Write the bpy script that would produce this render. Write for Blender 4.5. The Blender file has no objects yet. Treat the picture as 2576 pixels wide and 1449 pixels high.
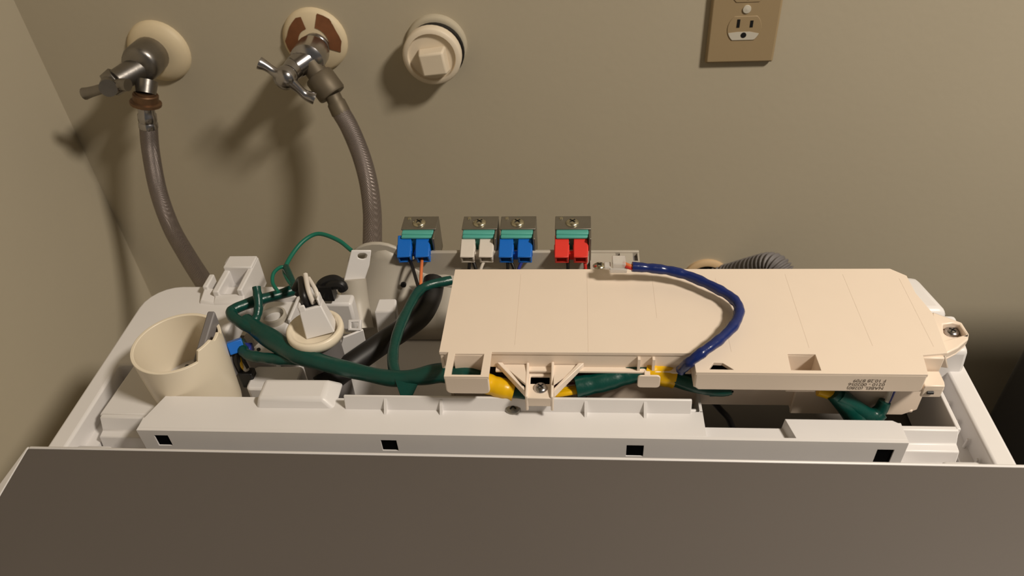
import bpy, bmesh, math, random
from mathutils import Vector, Matrix
from mathutils.geometry import tessellate_polygon

random.seed(4)
scene = bpy.context.scene
COL = scene.collection

# ------------------------------------------------------------------ camera
# world: X right, Y towards the back wall, Z up; z=0 is the top of the washer's console frame
IMG_W, IMG_H, FOC = 2576.0, 1449.0, 1934.18
CAM = Vector((0.04934, -0.33894, 0.4371))
PITCH, YAW, ROLL = 0.69411, 0.1094, 0.06984
_f = Vector((-math.sin(YAW)*math.cos(PITCH), math.cos(YAW)*math.cos(PITCH), -math.sin(PITCH)))
_r0 = Vector((math.cos(YAW), math.sin(YAW), 0.0))
_d0 = _f.cross(_r0)
_r = _r0*math.cos(ROLL) + _d0*math.sin(ROLL)
_d = -_r0*math.sin(ROLL) + _d0*math.cos(ROLL)
cam_data = bpy.data.cameras.new('camera')
cam_data.sensor_width = 36.0
cam_data.lens = 36.0*FOC/IMG_W
cam_data.clip_start = 0.01
cam_data.dof.use_dof = True
cam_data.dof.focus_distance = 0.62
cam_data.dof.aperture_fstop = 9.0
cam = bpy.data.objects.new('camera', cam_data)
cam.matrix_world = Matrix(((_r.x, -_d.x, -_f.x, CAM.x), (_r.y, -_d.y, -_f.y, CAM.y),
                           (_r.z, -_d.z, -_f.z, CAM.z), (0, 0, 0, 1)))
COL.objects.link(cam)
scene.camera = cam

# ------------------------------------------------------------------ world, lamp, exposure
world = bpy.data.worlds.new('room_ambient')
scene.world = world
world.use_nodes = True
bg = world.node_tree.nodes['Background']
bg.inputs[0].default_value = (1.0, 0.93, 0.84, 1)
bg.inputs[1].default_value = 0.10
lamp = bpy.data.lights.new('ceiling_lamp', 'AREA')
lamp.shape = 'DISK'
lamp.size = 0.34
lamp.energy = 56.0
lamp.color = (1.0, 0.90, 0.77)
lamp_o = bpy.data.objects.new('ceiling_lamp', lamp)
lamp_o.location = (1.30, -0.58, 1.62)
lamp_o.rotation_euler = (math.radians(0), 0, 0)
COL.objects.link(lamp_o)
vs = scene.view_settings
vs.view_transform = 'Standard'
vs.look = 'None'
vs.gamma = 1.0
vs.use_curve_mapping = False
vs.exposure = 0.0

# ------------------------------------------------------------------ materials
def lin(c):
    return tuple(((v/255)/12.92 if v/255 <= 0.04045 else ((v/255+0.055)/1.055)**2.4) for v in c)
MATS = {}
def mat(name, rgb, rough=0.5, metal=0.0, noise=0.05, nscale=40.0, bump=0.0, bscale=200.0, spec=0.5, coat=0.0, alpha=1.0, trans=0.0, sss=0.0):
    m = bpy.data.materials.new(name); m.use_nodes = True
    nt = m.node_tree; b = nt.nodes['Principled BSDF']
    tc = nt.nodes.new('ShaderNodeTexCoord')
    n = nt.nodes.new('ShaderNodeTexNoise'); n.inputs['Scale'].default_value = nscale; n.inputs['Detail'].default_value = 4
    nt.links.new(tc.outputs['Object'], n.inputs['Vector'])
    mx = nt.nodes.new('ShaderNodeMix'); mx.data_type = 'RGBA'
    c = lin(rgb)
    mx.inputs[6].default_value = (*[max(0, v*(1-noise)) for v in c], 1)
    mx.inputs[7].default_value = (*[min(1, v*(1+noise)) for v in c], 1)
    nt.links.new(n.outputs['Fac'], mx.inputs[0]); nt.links.new(mx.outputs[2], b.inputs['Base Color'])
    b.inputs['Roughness'].default_value = rough; b.inputs['Metallic'].default_value = metal
    b.inputs['Specular IOR Level'].default_value = spec
    b.inputs['Coat Weight'].default_value = coat
    b.inputs['Transmission Weight'].default_value = trans
    b.inputs['Alpha'].default_value = alpha
    if bump:
        n2 = nt.nodes.new('ShaderNodeTexNoise'); n2.inputs['Scale'].default_value = bscale; n2.inputs['Detail'].default_value = 3
        nt.links.new(tc.outputs['Object'], n2.inputs['Vector'])
        bp = nt.nodes.new('ShaderNodeBump'); bp.inputs['Strength'].default_value = bump; bp.inputs['Distance'].default_value = 0.001
        nt.links.new(n2.outputs['Fac'], bp.inputs['Height']); nt.links.new(bp.outputs['Normal'], b.inputs['Normal'])
    MATS[name] = m
    return m
mat('wall_paint', (188, 178, 157), 0.75, noise=0.03, nscale=6, bump=0.12, bscale=120, spec=0.25)
mat('floor_vinyl', (92, 84, 76), 0.6, noise=0.15, nscale=10)
mat('white_plastic', (222, 219, 218), 0.38, noise=0.02)
mat('shading_dryer_graphite', (34, 34, 38), 0.4, noise=0.02)
mat('white_enamel', (228, 225, 222), 0.25, noise=0.01)
mat('milky_plastic', (180, 173, 161), 0.45, noise=0.03, nscale=60)
mat('cream_plastic', (232, 216, 199), 0.36, noise=0.02)
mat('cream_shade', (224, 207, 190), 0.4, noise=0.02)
mat('ivory_cup', (232, 220, 198), 0.35, noise=0.02)
mat('lid_grey', (90, 84, 80), 0.5, noise=0.03, nscale=15, bump=0.03, bscale=700)
mat('grey_plastic', (120, 116, 116), 0.5)
mat('black_plastic', (16, 16, 18), 0.45)
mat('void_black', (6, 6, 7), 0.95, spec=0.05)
mat('black_rubber', (20, 18, 18), 0.5, noise=0.1)
mat('inner_steel', (96, 92, 88), 0.55, metal=0.3, noise=0.1)
mat('chrome', (178, 176, 178), 0.22, metal=1.0, noise=0.08, nscale=70)
mat('worn_chrome', (150, 146, 142), 0.34, metal=1.0, noise=0.18, nscale=90, bump=0.1, bscale=180)
mat('brass', (126, 98, 74), 0.45, metal=0.8, noise=0.2, nscale=90)
mat('dull_brass', (112, 102, 86), 0.55, metal=0.5, noise=0.15, nscale=80)
mat('zinc', (150, 146, 138), 0.38, metal=0.9, noise=0.1, nscale=90)
mat('screw_steel', (205, 200, 178), 0.25, metal=1.0, noise=0.05)
mat('green_tape', (3, 64, 56), 0.34, noise=0.15, nscale=120, bump=0.5, bscale=160)
mat('green_wire', (10, 104, 84), 0.45, noise=0.05)
mat('teal_plastic', (84, 168, 156), 0.45, noise=0.04)
mat('blue_tape', (20, 38, 98), 0.25, noise=0.15, nscale=110, bump=0.4, bscale=150)
mat('blue_plastic', (14, 104, 200), 0.42, noise=0.04)
mat('red_plastic', (222, 56, 46), 0.42, noise=0.04)
mat('yellow_tape', (224, 176, 10), 0.28, noise=0.08, nscale=80, bump=0.25, bscale=120)
mat('orange_wire', (216, 120, 72), 0.45)
mat('red_wire', (196, 48, 40), 0.45)
mat('blue_wire', (42, 52, 140), 0.45)
mat('white_wire', (214, 206, 196), 0.45)
mat('black_wire', (24, 22, 22), 0.42)
mat('purple_wire', (120, 72, 92), 0.45)
mat('escutcheon_paint', (222, 205, 172), 0.55, noise=0.06, nscale=50)
mat('rust', (120, 74, 42), 0.8, noise=0.35, nscale=120)
mat('plug_plastic', (226, 212, 190), 0.5, noise=0.05)
mat('outlet_plate', (164, 143, 110), 0.42, noise=0.03)
mat('outlet_worn', (206, 200, 186), 0.5, noise=0.04)
mat('corrugated_grey', (112, 108, 108), 0.55, noise=0.06)
mat('clear_plastic', (240, 236, 232), 0.15, noise=0.0, trans=0.55)
mat('print_ink', (96, 86, 76), 0.7, noise=0.1)
mat('cream_ring', (206, 176, 136), 0.6)
# braided metal hose: crossing spirals as fine relief
def braid():
    m = mat('braided_steel', (140, 130, 126), 0.42, metal=0.75, noise=0.12, nscale=60)
    nt = m.node_tree; b = nt.nodes['Principled BSDF']
    tc = nt.nodes.new('ShaderNodeTexCoord')
    h = []
    for ang in (0.6, -0.6):
        mp = nt.nodes.new('ShaderNodeMapping'); mp.inputs['Rotation'].default_value = (0, ang, 0)
        nt.links.new(tc.outputs['Object'], mp.inputs['Vector'])
        w = nt.nodes.new('ShaderNodeTexWave'); w.inputs['Scale'].default_value = 260; w.bands_direction = 'Z'
        nt.links.new(mp.outputs['Vector'], w.inputs['Vector']); h.append(w)
    a = nt.nodes.new('ShaderNodeMath'); a.operation = 'MAXIMUM'
    nt.links.new(h[0].outputs['Fac'], a.inputs[0]); nt.links.new(h[1].outputs['Fac'], a.inputs[1])
    bp = nt.nodes.new('ShaderNodeBump'); bp.inputs['Strength'].default_value = 0.5; bp.inputs['Distance'].default_value = 0.001
    nt.links.new(a.outputs[0], bp.inputs['Height']); nt.links.new(bp.outputs['Normal'], b.inputs['Normal'])
braid()

# ------------------------------------------------------------------ helpers (all lengths in mm)
ORG = {}
def at(px, py, x=None, y=None, z=None):
    """Point in mm where the sight line of a measured photo point meets the plane x=, y= or z= (mm)."""
    d = _r*((px-IMG_W/2)/FOC) + _d*((py-IMG_H/2)/FOC) + _f
    i, v = (0, x) if x is not None else ((1, y) if y is not None else (2, z))
    t = (v/1000 - CAM[i])/d[i]
    return (CAM + d*t)*1000

def rrect(x0, y0, x1, y1, r, n=4, corners=(1, 1, 1, 1)):
    pts = []
    for k, (cx, cy, a) in enumerate(((x1, y0, -90), (x1, y1, 0), (x0, y1, 90), (x0, y0, 180))):
        if not corners[k] or r <= 0:
            pts.append((cx, cy)); continue
        ox = cx - r if cx == x1 else cx + r
        oy = cy - r if cy == y0 and False else (cy + r if cy == y0 else cy - r)
        for i in range(n+1):
            t = math.radians(a + 90*i/n)
            pts.append((ox + r*math.cos(t), oy + r*math.sin(t)))
    return pts

def spline(pts, per=8):
    P = [Vector(p) for p in pts]
    if len(P) < 3:
        return P
    out = []
    E = [P[0]*2-P[1]] + P + [P[-1]*2-P[-2]]
    for i in range(len(P)-1):
        a, b, c, d = E[i:i+4]
        for k in range(per):
            t = k/per
            out.append(0.5*((2*b) + (c-a)*t + (2*a-5*b+4*c-d)*t*t + (3*b-a-3*c+d)*t**3))
    out.append(P[-1])
    return out

class MB:
    def __init__(self): self.v = []; self.f = []
    def add(self, vs, fs, M=None):
        o = len(self.v)
        self.v += [(M @ Vector(p)) if M else Vector(p) for p in vs]
        self.f += [tuple(i+o for i in q) for q in fs]
        return self
    def box(self, x0, x1, y0, y1, z0, z1, M=None):
        return self.add([(x0,y0,z0),(x1,y0,z0),(x1,y1,z0),(x0,y1,z0),(x0,y0,z1),(x1,y0,z1),(x1,y1,z1),(x0,y1,z1)],
                        [(3,2,1,0),(4,5,6,7),(0,1,5,4),(1,2,6,5),(2,3,7,6),(3,0,4,7)], M)
    def hexa(self, b, t):
        return self.add(list(b)+list(t), [(3,2,1,0),(4,5,6,7),(0,1,5,4),(1,2,6,5),(2,3,7,6),(3,0,4,7)])
    def plate(self, outer, w0, w1, holes=(), axis='z', M=None):
        """polygon (u,v) with holes, extruded w0..w1 along axis. z: (x,y), y: (x,z), x: (y,z)"""
        loops = [list(outer)] + [list(h) for h in holes]
        flat = [p for l in loops for p in l]
        tri = [tuple(range(len(loops[0])))] if len(loops) == 1 else tessellate_polygon([[Vector((p[0], p[1], 0)) for p in l] for l in loops])
        mp = {'z': lambda p, w: (p[0], p[1], w), 'y': lambda p, w: (p[0], w, p[1]), 'x': lambda p, w: (w, p[0], p[1])}[axis]
        n = len(flat)
        vs = [mp(p, w0) for p in flat] + [mp(p, w1) for p in flat]
        fs = [tuple(reversed(t)) for t in tri] + [tuple(i+n for i in t) for t in tri]
        o = 0
        for l in loops:
            k = len(l)
            for i in range(k):
                a, b = o+i, o+(i+1) % k
                fs.append((a, b, b+n, a+n))
            o += k
        return self.add(vs, fs, M)
    def lathe(self, prof, org, axis=(0,0,1), seg=24, closed=True):
        ax = Vector(axis).normalized(); org = Vector(org)
        u = ax.orthogonal().normalized(); w = ax.cross(u)
        vs = []
        for r, h in prof:
            for i in range(seg):
                t = 2*math.pi*i/seg
                vs.append(org + ax*h + (u*math.cos(t)+w*math.sin(t))*max(r, 0.001))
        fs = []
        for j in range(len(prof)-1):
            for i in range(seg):
                a, b = j*seg+i, j*seg+(i+1) % seg
                fs.append((a, b, b+seg, a+seg))
        if closed:
            fs.append(tuple(reversed(range(seg)))); k = (len(prof)-1)*seg
            fs.append(tuple(k+i for i in range(seg)))
        return self.add(vs, fs)
    def cyl(self, a, b, r, r2=None, seg=20):
        a, b = Vector(a), Vector(b)
        return self.lathe([(r, 0), (r if r2 is None else r2, (b-a).length)], a, b-a, seg)
    def tube(self, pts, rad, seg=10, per=8, smooth=True, flat=1.0, up=None):
        P = spline(pts, per) if smooth else [Vector(p) for p in pts]
        n = len(P); vs = []; fs = []
        T = [(P[min(i+1, n-1)]-P[max(i-1, 0)]).normalized() for i in range(n)]
        u = (Vector(up) if up else T[0].orthogonal()); u = (u - T[0]*u.dot(T[0])).normalized()
        for i in range(n):
            u = (u - T[i]*u.dot(T[i])).normalized(); w = T[i].cross(u)
            s = i/(n-1)
            r = rad(s) if callable(rad) else rad
            for k in range(seg):
                t = 2*math.pi*k/seg
                vs.append(P[i] + (u*math.cos(t)*flat + w*math.sin(t))*r)
        for i in range(n-1):
            for k in range(seg):
                a, b = i*seg+k, i*seg+(k+1) % seg
                fs.append((a, b, b+seg, a+seg))
        fs.append(tuple(reversed(range(seg)))); fs.append(tuple((n-1)*seg+k for k in range(seg)))
        return self.add(vs, fs)
    def build(self, name, material, parent=None, bevel=0.0, seg=2, angle=40, label=None, cat=None, group=None, kind=None):
        xs = [p.x for p in self.v]; ys = [p.y for p in self.v]; zs = [p.z for p in self.v]
        org = Vector(((min(xs)+max(xs))/2, (min(ys)+max(ys))/2, min(zs)))
        me = bpy.data.meshes.new(name)
        me.from_pydata([((p-org)*0.001)[:] for p in self.v], [], self.f)
        bm = bmesh.new(); bm.from_mesh(me)
        bmesh.ops.recalc_face_normals(bm, faces=bm.faces); bm.to_mesh(me); bm.free()
        me.materials.append(MATS[material])
        for p in me.polygons: p.use_smooth = True
        me.set_sharp_from_angle(angle=math.radians(angle))
        o = bpy.data.objects.new(name, me); COL.objects.link(o)
        ORG[o.name] = org
        po = Vector((0, 0, 0))
        if parent is not None:
            o.parent = parent; po = ORG[parent.name]
        o.location = (org-po)*0.001
        if bevel:
            b = o.modifiers.new('bevel', 'BEVEL'); b.width = bevel*0.001; b.segments = seg
            b.limit_method = 'ANGLE'; b.angle_limit = math.radians(35); b.harden_normals = False
        tag(o, label, cat, group, kind)
        return o
def tag(o, label=None, cat=None, group=None, kind=None):
    if label: o['label'] = label
    if cat: o['category'] = cat
    if group: o['group'] = group
    if kind: o['kind'] = kind
    return o
def thing(name, loc, label, cat, group=None):
    o = bpy.data.objects.new(name, None); o.empty_display_size = 0.02
    COL.objects.link(o); o.location = Vector(loc)*0.001; ORG[o.name] = Vector(loc)
    return tag(o, label, cat, group)
def screw(parent, p, axis=(0,0,1), r=5.0, m='screw_steel'):
    s = MB().lathe([(r*0.98, -1.0), (r, 0.3), (r*0.9, 1.4), (r*0.55, 2.3), (0.01, 2.6)], p, axis, 18, closed=False).build('screw', m, parent, angle=60)
    ax = Vector(axis).normalized(); u = ax.orthogonal().normalized(); w = ax.cross(u)
    M = Matrix(((u.x, w.x, ax.x, p[0]), (u.y, w.y, ax.y, p[1]), (u.z, w.z, ax.z, p[2]), (0,0,0,1)))
    c = MB().box(-r*.5, r*.5, -r*.1, r*.1, 1.6, 2.75, M).box(-r*.1, r*.1, -r*.5, r*.5, 1.6, 2.75, M)
    c.build('screw_slot', 'black_plastic', s)
    return s

# ================================================================== ROOM
WY = 451.7      # back wall
wb = MB().box(-700, 1900, WY, WY+100, -960, 1660).build('wall_back', 'wall_paint', label='plain beige painted wall behind the washer', kind='structure')
MB().box(-650, -550, -1600, WY, -960, 1660).build('wall_left', 'wall_paint', label='beige side wall beside the washer', kind='structure')
MB().box(-700, 1900, -1600, WY+100, -1000, -960).build('floor', 'floor_vinyl', label='dark floor under the washer', kind='structure')
MB().box(-700, 1900, -1600, WY+100, 1660, 1700).build('ceiling', 'wall_paint', label='plain ceiling above the laundry corner', kind='structure')


# ================================================================== WASHER
wm = thing('washing_machine', (0, -100, -960), 'white top-load washer with grey lid and its console opened up', 'washer')
HX = 343.0
# sheet-metal cabinet, open at the top inside the console
c = MB()
c.plate(rrect(-HX+3, -500, HX-3, 184, 22, corners=(0, 1, 1, 0)), -945, -60)
c.box(-HX+3, -HX+8, -500, 150, -62, -24).box(HX-8, HX-3, -500, 150, -62, -24)
c.build('cabinet', 'white_enamel', wm, bevel=3)
MB().box(-336, 336, -10, 180, -60, -57).build('top_pan', 'inner_steel', wm)
for sx in (-1, 1):
    for yy in (-470, 150):
        MB().lathe([(20, 0), (20, 8), (8, 10), (8, 18)], (sx*300, yy, -960)).build('foot', 'black_rubber', wm)
# lid: grey panel sloping gently down to the front, thin white rim
LS = math.tan(math.radians(5.0))
def lidz(y, z0=22.8): return z0 + (y+20)*LS
lid = MB().hexa([(-335.5,-500,lidz(-500)-7), (335.5,-500,lidz(-500)-7), (335.5,-20,lidz(-20)-7), (-335.5,-20,lidz(-20)-7)],
                [(-335.5,-500,lidz(-500)), (335.5,-500,lidz(-500)), (335.5,-20,lidz(-20)), (-335.5,-20,lidz(-20))]).build('lid', 'lid_grey', wm, bevel=0.8, label='flat dark grey lid panel')
r = MB()
def sl(x0, x1, y0, y1, dz0, dz1):
    r.hexa([(x0,y0,lidz(y0)+dz0),(x1,y0,lidz(y0)+dz0),(x1,y1,lidz(y1)+dz0),(x0,y1,lidz(y1)+dz0)],
           [(x0,y0,lidz(y0)+dz1),(x1,y0,lidz(y0)+dz1),(x1,y1,lidz(y1)+dz1),(x0,y1,lidz(y1)+dz1)])
sl(-336, 336, -20, -17.4, -10, -0.4)
sl(-335.5, 335.5, -500, -20, -10, -7.2)
for sx in (-1, 1):
    for (y0, y1, w0, w1) in ((-500, -60, 15, 10.5), (-60, -17.4, 10.5, 2.5)):
        xi = sx*336; pts = [(xi, y0, lidz(y0)-14), (xi+sx*w0, y0, lidz(y0)-14), (xi+sx*w1, y1, lidz(y1)-14), (xi, y1, lidz(y1)-14)]
        top = [(xi, y0, lidz(y0)-0.6), (xi+sx*w0, y0, lidz(y0)-4), (xi+sx*w1, y1, lidz(y1)-(4 if y1 < -50 else 1.5)), (xi, y1, lidz(y1)-0.6)]
        if sx < 0: pts, top = pts[::-1], top[::-1]
        r.hexa(pts, top)
r.build('lid_rim', 'white_plastic', lid, bevel=1.6, label='thin white rim around the grey lid')
# top cover under the lid
t = MB()
t.hexa([(-HX,-500,-60),(HX,-500,-60),(HX,-8,-60),(-HX,-8,-60)], [(-HX,-500,-42),(HX,-500,-42),(HX,-8,-5),(-HX,-8,-5)])
t.build('top_cover', 'white_plastic', wm, bevel=4)

# console frame: flat side rails with a groove beside them, round rear corners
def arc(cx, cy, r_, a0, a1, n=6):
    return [(cx+r_*math.cos(math.radians(a0+(a1-a0)*i/n)), cy+r_*math.sin(math.radians(a0+(a1-a0)*i/n))) for i in range(n+1)]
BY = 186.0
MB().plate([(-HX, -12), (-328, -12), (-328, 84), (-250, 92), (-250, 168), (-168, 168), (-168, BY)] + arc(-HX+30, BY-30, 30, 90, 180), -24, 0).build('console_frame', 'white_plastic', wm, bevel=2.2, seg=3)
MB().plate([(HX, -12)] + arc(HX-30, BY-30, 30, 0, 90) + [(108, BY), (108, 172), (250, 172), (320, 150), (328, 120), (328, -12)], -24, 0).build('console_frame', 'white_plastic', wm, bevel=2.2, seg=3)
MB().box(-170, 110, 196, 202.8, -60, -8).build('rear_rail', 'milky_plastic', wm, bevel=1)
# floors of the grooves and the ledge in front of them
MB().box(-328, -318, -12, 86, -24, -18).build('groove_floor', 'white_plastic', wm)
MB().box(318, 328, -12, 121, -24, -20).build('groove_floor', 'white_plastic', wm)
for k in range(5):
    y = 12 + k*17.5
    MB().cyl((325.5, y, -20), (325.8, y, -11), 1.1, 0.9, 8).build('groove_peg', 'white_plastic', wm)
for sx in (-1, 1):   # small corner pads between rail and beam
    p = MB(); x0, x1 = sorted((sx*328, sx*300))
    p.box(x0, x1, -12, 9, -30, -9).build('corner_pad', 'white_plastic', wm, bevel=2.5)
# side walls of the inner tray, the right one thin, the left one a broad shelf
MB().box(314.5, 317.7, 29, 140, -55, 0.3).build('tray_wall', 'white_plastic', wm, bevel=0.8)
MB().hexa([(-318,31,-26),(-262,31,-26),(-262,94,-26),(-316,90,-26)], [(-318,31,0),(-262,31,0),(-262,94,0),(-314,90,0)]).build('tray_shelf', 'white_plastic', wm, bevel=1.5)
# stepped front ends of the tray
prof = [(32,-40),(32,0),(28,0),(24,-10),(18,-11),(16,-22),(12,-23),(12,-40)]
for sx in (-1, 1):
    x0, x1 = sorted((sx*316, sx*258))
    MB().plate(prof, x0, x1, axis='x').build('tray_step', 'white_plastic', wm, bevel=0.9)
MB().box(-316, 316, -12, 12, -38, -26).build('tray_apron', 'white_plastic', wm, bevel=1)
screw(wm, at(2302, 1166, z=-25), r=6, m='zinc'); screw(wm, at(2388, 1166, z=-25), r=6, m='zinc')

# ---- front beam
bx0, bx1 = -266.0, 268.0
bm_ = MB()
lxa = at(868, 1030, z=20).x - 1
slots = []
for px, w, h in ((411, 10.5, 11.5), (980, 11.4, 11.5), (1597, 11.8, 12), (2222, 11.0, 14.5)):
    p = at(px, 1108 + (px-410)*0.0222, y=0)
    slots.append((p.x, p.z, w, h))
holes = [[(x-w/2, z-h/2), (x+w/2, z-h/2), (x+w/2, z+h/2), (x-w/2, z+h/2)] for x, z, w, h in slots]
R0, R1 = 137.0, 192.0      # recess in the beam top
front = [(bx0, -34), (bx1, -34), (bx1, 20), (bx0, 20)]
bm_.plate(front, 0, 2.6, holes, axis='y')
bm_.plate([(bx0, 2.6), (R0, 2.6), (R0, 24.4), (lxa, 24.4), (lxa, 33), (-258, 33), (bx0+1, 12)], 17.5, 20)       # top, long side
bm_.plate([(R1+4, 2.6), (bx1, 2.6), (bx1-2, 17), (bx1-5, 19), (R1, 19)], 17.5, 20)    # raised end
bm_.plate([(R0, 2.6), (R1+4, 2.6), (R1, 16.5), (R0, 16.5)], 10.5, 13)                      # recess floor
bm_.hexa([(R0-2.5,2.6,9.5),(R0,2.6,9.5),(R0,25,9.5),(R0-2.5,25,9.5)], [(R0-2.5,2.6,19.9),(R0,2.6,19.9),(R0,25,19.9),(R0-2.5,25,19.9)])
bm_.hexa([(R1+1.5,2.6,9.5),(R1+4,2.6,9.5),(R1+2,19,9.5),(R1-2,17,9.5)], [(R1+4,2.6,19.9),(R1+7,2.6,19.9),(R1+3,19,19.9),(R1,19,19.9)])
bm_.box(bx0, bx0+2.5, 2.6, 12, -34, 19.9).box(bx1-2.5, bx1, 2.6, 17, -34, 19.9)
bm_.box(R0-2, R0, 22, 44, -40, 19.9)
beam = bm_.build('front_beam', 'white_plastic', wm, bevel=1.3, seg=3, label='white plastic beam with four square slots')
for x, z, w, h in slots:
    MB().box(x-w/2-0.3, x+w/2+0.3, 0.9, 2.5, z-h/2-0.3, z+h/2+0.3).build('slot_backing', 'void_black', beam)
# upright lip behind the beam, with little gussets
lipz = 30.5
lp = MB()
lx0, lx1 = at(868, 1030, z=20).x, at(1738, 1036, z=20).x
lp.plate([(22.4, 17), (22.4, 19.9), (25.6, lipz), (27.4, lipz), (27.4, 17)], lx0, lx1, axis='x')
lip = lp.build('beam_lip', 'white_plastic', wm, bevel=0.6)
for px in (968, 1108, 1470, 1618):
    x = at(px, 1034, z=20).x
    MB().add([(x, 25.5, 19.8), (x, 17.8, 19.8), (x, 25.5, 29.5), (x+2.0, 25.5, 19.8), (x+2.0, 17.8, 19.8), (x+2.0, 25.5, 29.5)],
             [(0,1,2),(3,5,4),(0,3,4,1),(1,4,5,2),(2,5,3,0)]).build('gusset', 'white_plastic', lip)
# raised pad left of the lip
a0, a1 = at(640, 1030, z=20).x, at(845, 1030, z=20).x
MB().hexa([(a0,22,18),(a1,22,18),(a1,50,18),(a0-1,50,18)], [(a0+3,25,28),(a1-9,25,28),(a1-9,44,28),(a0+3,44,28)]).build('beam_pad', 'white_plastic', wm, bevel=2.5, seg=3)
screw(wm, at(1291, 1024, z=22), axis=(0, -0.45, 1), r=6.0, m='zinc')
# wall behind the lip going down, and the floor of the left compartment
f_ = MB()
f_.box(-258, R0-2.4, 27.4, 30, -46, 17.2)
f_.box(-262, R0-8, 30, 172, -50, -46)
f_.box(R0-10, R0-7, 30, 172, -50, 2)
f_.build('compartment_shell', 'white_plastic', wm, bevel=0.8)

# ---- rear panel that carries the water valves, with its rounded hump and clip tower
rp = MB()
top = [(-160, -48), (108, -48), (108, 8), (60, 8), (60, 25), (-80, 25)]
hump = [(-130 + 30*math.cos(math.radians(t)), 8 + 27*math.sin(math.radians(t))) for t in range(12, 181, 14)]
rp.plate(top + hump + [(-162, 2)], 203, 207, axis='y')
rp.build('valve_panel', 'milky_plastic', wm, bevel=1.2)
# sloping inner cowl under the hump
cw = MB(); vs_ = []; fs_ = []; N = 36; J = 10
for j in range(J+1):
    q_ = j/J
    for i in range(N+1):
        x = -158 + 262*i/N
        zt = -6 + 34*math.exp(-((x+124)/26)**2) + 5*math.exp(-((x+70)/14)**2)
        dent = 7*math.exp(-((x+96)/12)**2)*math.sin(math.pi*q_) - 9*math.exp(-((x+70)/12)**2)*math.sin(math.pi*q_)**2
        vs_.append((x, 202.5 - 40*q_**1.3 + dent, zt - (zt+44)*q_**0.9))
for j in range(J):
    for i in range(N):
        a = j*(N+1)+i; fs_.append((a, a+1, a+N+2, a+N+1))
o = cw.add(vs_, fs_).build('valve_cowl', 'milky_plastic', wm, angle=70)
sol = o.modifiers.new('thick', 'SOLIDIFY'); sol.thickness = 0.002
MB().cyl(at(1015, 716, y=190)+Vector((0,1,0)), at(1015, 716, y=190)+Vector((0,-1.2,0)), 2.6, seg=12).build('cowl_hole', 'black_plastic', wm)
# mounting ear with oval hole left of the hump
q = [at(884, 628, y=196), at(934, 628, y=200), at(930, 672, y=188), at(916, 712, y=184), at(864, 706, y=184)]
n_ = (q[1]-q[0]).cross(q[4]-q[0]).normalized()
u_ = (q[1]-q[0]).normalized(); w_ = n_.cross(u_)
Me = Matrix(((u_.x, w_.x, n_.x, q[0].x), (u_.y, w_.y, n_.y, q[0].y), (u_.z, w_.z, n_.z, q[0].z), (0,0,0,1)))
def loc2(p): d = p-q[0]; return (d.dot(u_), d.dot(w_))
hc = loc2(at(911, 641, y=198))
ell = [(hc[0]+4.2*math.cos(t*math.pi/7), hc[1]+2.8*math.sin(t*math.pi/7)) for t in range(14)]
ear = MB().plate([loc2(p) for p in q], -2.2, 0, [ell], M=Me).build('mounting_ear', 'white_plastic', wm, bevel=0.8)
# column below the ear
MB().tube([at(890, 700, y=188), at(895, 760, y=178), at(905, 830, y=160)], lambda s: 11+2*s, seg=16).build('ear_column', 'milky_plastic', wm, angle=60)
# small hook block
b0 = at(970, 782, y=152); 
MB().hexa([b0+Vector((-9,-7,-22)), b0+Vector((9,-7,-20)), b0+Vector((9,6,-16)), b0+Vector((-9,6,-16))],
          [b0+Vector((-10,-2,0)), b0+Vector((10,-2,2)), b0+Vector((8,12,4)), b0+Vector((-8,12,4))]).build('hook_block', 'white_plastic', wm, bevel=1.5, seg=3)
# slanted clip plate with a square eye, in front of the column
A_, B_, C_, D_ = at(862, 846, z=10), at(912, 826, z=10), at(928, 900, z=-30), at(832, 950, z=-36)
nn = (B_-A_).cross(D_-A_).normalized()*2.0
MB().add([A_, B_, C_, D_, A_-nn, B_-nn, C_-nn, D_-nn], [(0,1,2,3),(7,6,5,4),(0,4,5,1),(1,5,6,2),(2,6,7,3),(3,7,4,0)]).build('clip_plate', 'white_plastic', wm, bevel=0.5)
E_ = at(893, 818, z=13)
MB().plate([(-5.5,-4.5),(5.5,-4.5),(5.5,4.5),(-5.5,4.5)], -1.5, 1.5, [[(-3,-2.5),(3,-2.5),(3,2.5),(-3,2.5)]], M=Matrix.Translation(E_) @ Matrix.Rotation(math.radians(45), 4, 'X')).build('clip_eye', 'white_plastic', wm, bevel=0.5)

# ---- white hose-channel tower at the left rear
tw = MB()
T0 = at(610, 712, z=14); T1 = at(520, 690, z=16)
tx0, tx1 = at(492, 740, z=8).x, at(612, 735, z=8).x
xm = tx0 + (tx1-tx0)*0.42
tw.hexa([(tx0-4,150,-20),(xm,150,-20),(xm,176,-20),(tx0-2,176,-20)], [(tx0+3,162,2),(xm,160,2),(xm,174,6),(tx0+5,174,9)])
tw.box(tx0+4, tx0+9, 172, 190, -20, 11)
tw.hexa([(xm-2,150,-20),(tx1+3,150,-20),(tx1+1,170,-20),(xm-2,170,-20)], [(xm-2,160,2),(tx1+2,160,2),(tx1,168,6),(xm-2,168,6)])
tw.box(tx1-5, tx1, 166, 214, -20, 12)
tw.box(xm-3, xm+3, 166, 214, -20, 10)
tw.box(xm-2.6, tx1-0.5, 196, 213.5, -20, 14)
tw.box(tx0+14, xm-1, 203, 213, -20, 13)
tw.box(tx0+4.4, tx1-0.7, 166.4, 200, -22, -6)
tw.build('hose_channel', 'white_plastic', wm, bevel=1.2)
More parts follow.
